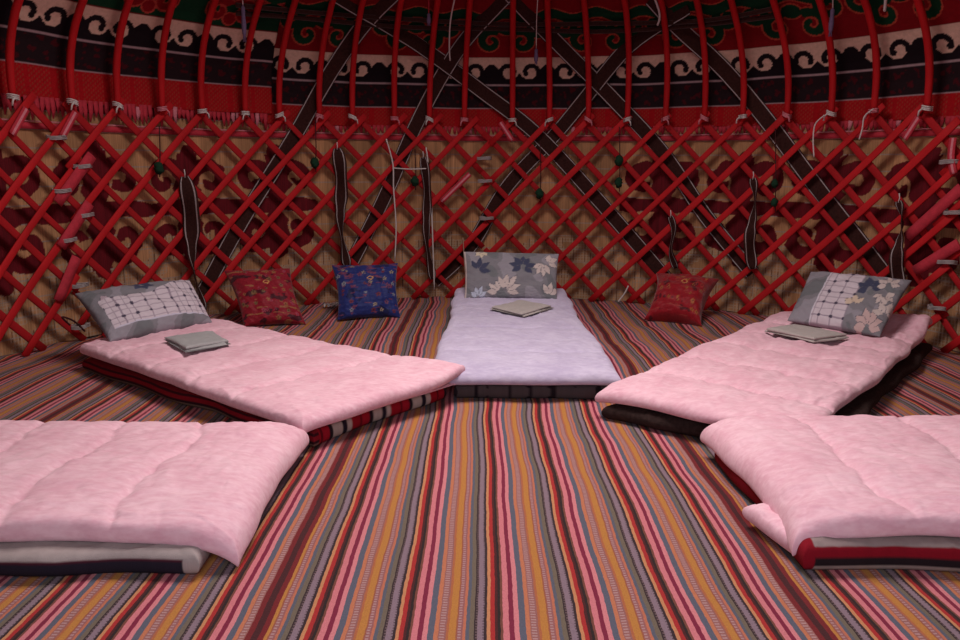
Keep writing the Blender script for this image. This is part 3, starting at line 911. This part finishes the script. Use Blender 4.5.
def dye_floral(X, Y, w, h):
    c = ground(X, Y, 3)
    sprig(c, X, Y, .10, .20, 1.0, NAVY, .10, 4, .016, 2.2); sprig(c, X, Y, .42, .235, 2.6, NAVY, .09, 4, .017, 2.2)
    sprig(c, X, Y, .43, .23, .2, NAVY, .08, 3, .016, 1.8)
    sprig(c, X, Y, .25, .03, 2.4, CREAM, .085, 3, .016, 1.3); sprig(c, X, Y, .30, .05, .9, CREAM, .12, 5, .017, 2.3)
    sprig(c, X, Y, .58, .26, -1.9, CREAM, .10, 4, .016, 1.6); sprig(c, X, Y, .60, .27, .6, CREAM, .08, 3, .016, 1.6)
    sprig(c, X, Y, .10, .0, 1.2, srgb(176, 180, 196), .07, 5, .014, 2.6); sprig(c, X, Y, .62, .02, 1.4, CREAM, .09, 3, .016, 1.4)
    sprig(c, X, Y, .13, .37, -1.6, srgb(196, 180, 160), .06, 3, .014, 1.4)
    c[(X < .014)] = CREAM
    return c


def check(c, X, Y, m, sp=.082):
    fx = np.abs(np.mod(X, sp)-sp/2); fy = np.abs(np.mod(Y, sp)-sp/2)
    gx = np.mod(X+sp/2, sp/2) < .004; gy = np.mod(Y+sp/2, sp/2) < .003
    k = m.copy(); c[k] = srgb(196, 182, 190)
    c[m & (gx | gy)] = srgb(160, 146, 156)
    a, b = fx < .0045, fy < .0045
    c[m & (a | b)] = srgb(146, 132, 144); c[m & (fx < .009) & (fy < .009)] = srgb(70, 62, 78)
    return c


def dye_checked(X, Y, w, h):
    c = ground(X, Y, 8)
    sprig(c, X, Y, .33, .37, 1.2, NAVY, .075, 6, .016, 5.2); sprig(c, X, Y, .09, .25, .4, srgb(176, 156, 166), .06, 3, .016, 2.6)
    m = (Y > .055+.012*np.sin(X*5)) & (Y < .28+.12*np.clip((X-.36)/.2, 0, 1)) & (X > .045)
    check(c, X, Y, m)
    k = (np.abs(Y-.055-.012*np.sin(X*5)) < .004) & (X > .05); c[k] = srgb(190, 184, 200)
    return c


def dye_mixed(X, Y, w, h):
    c = ground(X, Y, 15)
    m = (X > .16) & (X < .38); check(c, X, Y, m, .084)
    k = np.abs(X-.158) < .004; c[k] = srgb(200, 194, 206)
    sprig(c, X, Y, .44, .27, 2.0, NAVY, .08, 5, .020, 3.4); sprig(c, X, Y, .53, .32, 1.9, CREAM, .07, 5, .015, 3.6); sprig(c, X, Y, .54, .24, 5.2, CREAM, .065, 5, .015, 3.0)
    sprig(c, X, Y, .53, .03, 1.7, ROSE, .10, 6, .019, 3.4); sprig(c, X, Y, .60, .12, 1.9, CREAM, .08, 4, .016, 2.4)
    sprig(c, X, Y, .40, .13, 1.8, srgb(200, 178, 160), .07, 3, .017, 1.6)
    return c


ZQ = .200
o = pillow('pillow', [(-.262, 1.99, ZQ+.01), (.425, 1.97, ZQ+.01), (.455, 2.22, .52), (-.275, 2.24, .53)], .13, dye_floral, 'pillow', (.68, .37), 81)
tag(o, 'grey pillow printed with navy and cream leaves on the middle bed', 'pillow', 'grey printed pillows')
o = pillow('pillow', [(-2.22, .58, ZQ), (-1.84, 1.14, ZQ-.005), (-2.06, 1.38, .43), (-2.52, .82, .43)], .16, dye_checked, 'pillow', (.66, .42), 82)
tag(o, 'grey pillow with white check panel on the back left bed', 'pillow', 'grey printed pillows')
o = pillow('pillow', [(1.84, 1.24, ZQ+.01), (2.20, .78, ZQ+.01), (2.52, 1.08, .50), (2.12, 1.60, .48)], .13, dye_mixed, 'pillow', (.62, .40), 83)
tag(o, 'grey pillow half checked and half leafy on the back right bed', 'pillow', 'grey printed pillows')


def brocade(base, dark, fl, seed, ring=srgb(206, 150, 90)):
    rs = random.Random(seed); spots = [(rs.uniform(.02, .40), rs.uniform(.02, .40), rs.choice(fl), rs.uniform(.007, .015)) for _ in range(46)]

    def f(X, Y, w, h):
        c = np.empty(X.shape+(3,)); c[:] = base
        n = snoise(X*.8, Y*1.2, seed, 7, 3); c[n > .55] = dark
        n = snoise(X*.4, Y*2.4, seed+5, 12, 2); c[n > .80] = fl[0]
        for a, b, k, r in spots:
            d = np.hypot(X-a, Y-b); an = np.arctan2(Y-b, X-a); rr = r*(1+.3*np.sin(an*5))
            c[d < rr] = k; c[d < r*.35] = dark
        d = np.abs(np.hypot(X-w*.55, (Y-h*.66)*1.2)-.016); c[d < .004] = ring
        return c
    return f


o = pillow('brocade_cushion', [(-1.84, 1.76, .03), (-1.42, 1.88, .03), (-1.60, 2.20, .40), (-2.06, 2.06, .40)], .18,
           brocade(srgb(136, 20, 38), srgb(70, 14, 28), [srgb(150, 92, 60), srgb(160, 60, 80), srgb(120, 90, 60)], 5), 'brocade', (.42, .42), 91, 90, 90, .10)
tag(o, 'square red brocade cushion beside the blue cushion', 'cushion', 'brocade cushions by the wall')
o = pillow('brocade_cushion', [(-1.22, 2.04, .03), (-.755, 2.15, .03), (-.80, 2.44, .415), (-1.31, 2.34, .41)], .16,
           brocade(srgb(32, 42, 104), srgb(22, 26, 72), [srgb(112, 56, 84), srgb(130, 130, 140), srgb(150, 130, 110), srgb(110, 40, 50)], 9), 'brocade', (.42, .42), 92, 90, 90, .10)
tag(o, 'square blue brocade cushion standing between two looped straps', 'cushion', 'brocade cushions by the wall')
o = pillow('brocade_cushion', [(1.10, 2.08, .04), (1.48, 1.88, .035), (1.72, 2.30, .32), (1.28, 2.54, .33)], .24,
           brocade(srgb(140, 14, 28), srgb(84, 12, 22), [srgb(150, 50, 46), srgb(160, 90, 50)], 13), 'brocade', (.42, .36), 93, 90, 80, .20)
tag(o, 'plump dark red brocade cushion on the floor right of the lilac bed', 'cushion', 'brocade cushions by the wall')

# ================================================================== FOLDED TOWELS
def towel(quad, z0, mat, lab, seed, layers=3, th=.012):
    e = bpy.data.objects.new('folded_towel', None); C.objects.link(e); c = sum((Vector(q) for q in quad), Vector((0, 0)))/4
    e.location = (c.x, c.y, z0); tag(e, lab, 'towel', 'folded towels on the quilts')
    rs = random.Random(seed)
    for k in range(layers):
        a = rs.uniform(-.05, .05); sc = 1-.03*k; ca, sa = math.cos(a), math.sin(a); qq = []
        for q in quad:
            d = (Vector(q)-c)*sc; qq.append((d.x*ca-d.y*sa+rs.uniform(-.008, .008), d.x*sa+d.y*ca+rs.uniform(-.008, .008)))
        o = slab('towel_fold', qq, k*th*1.0, th*1.25, mat, seed+k, nu=40, nv=30, nexp=14, wav=.006, wr=.0035, parent=e)
    return e


towel([(-.08, 1.56), (.14, 1.30), (.37, 1.64), (.12, 1.84)], .186, 'towel', 'folded beige grey towel in front of the floral pillow', 101, 3, .015)
towel([(-1.93, .60), (-1.70, .33), (-1.52, .50), (-1.70, .78)], .180, 'towel2', 'folded grey towel in front of the left checked pillow', 111, 3, .016)
towel([(1.56, .90), (1.75, .62), (2.0, .74), (1.80, 1.02)], .182, 'towel', 'folded grey towel in front of the right pillow', 121, 3, .018)

# white fringe of the floor covering by the wall
mb = MB(); rs = random.Random(2)
A_, B_ = Vector((-1.42, 2.56, .055)), Vector((-1.19, 2.70, .055))
for k in range(16):
    p = A_.lerp(B_, k/15); tube(mb, [p+Vector((0, 0, .006)), p+Vector((.004*rs.uniform(-1, 1), -.03, .008)), p+Vector((.01*rs.uniform(-1, 1), -.06, -.012))], .006, 5)
tube(mb, [A_, B_], .008, 5)
o = mb.build('white_fringe', ['white_cord']); tag(o, 'white knotted fringe at the wall foot left of the blue cushion', 'fringe')

# ================================================================== LIGHT, WORLD, CAMERA
w = bpy.data.worlds.new('World'); S.world = w; w.use_nodes = True
w.node_tree.nodes['Background'].inputs[0].default_value = (.80, .88, 1, 1)
w.node_tree.nodes['Background'].inputs[1].default_value = .30


def area(name, loc, tgt, sx, sy, power, col, spread=math.pi):
    d = bpy.data.lights.new(name, 'AREA'); d.shape = 'RECTANGLE'; d.size, d.size_y, d.energy, d.color = sx, sy, power, col; d.spread = spread
    o = bpy.data.objects.new(name, d); C.objects.link(o); o.location = loc
    o.rotation_euler = (Vector(tgt)-Vector(loc)).to_track_quat('-Z', 'Y').to_euler(); return o


area('crown_daylight', (0, 0, 3.45), (0, -.7, 0), 1.3, 1.3, 82, (1.0, .90, .87), 2.75)
area('door_daylight', (0, -4.2, 2.0), (0, -1.2, 0), 2.2, 1.6, 40, (.92, .92, 1.0), 2.9)

cam = bpy.data.cameras.new('camera'); cam.sensor_width = 36; cam.lens = F/960*36; cam.clip_end = 60
co = bpy.data.objects.new('camera', cam); C.objects.link(co); S.camera = co
co.location = (CX, CY, CAMZ)
import mathutils
co.rotation_euler = (mathutils.Matrix.Rotation(math.pi/2-PITCH, 3, 'X') @ mathutils.Matrix.Rotation(-ROLL, 3, 'Z')).to_euler()
cam.dof.use_dof = False
vs = S.view_settings; S.display_settings.display_device = 'sRGB'
vs.view_transform = 'Standard'; vs.look = 'None'; vs.gamma = 1; vs.use_curve_mapping = False; vs.exposure = 0.33
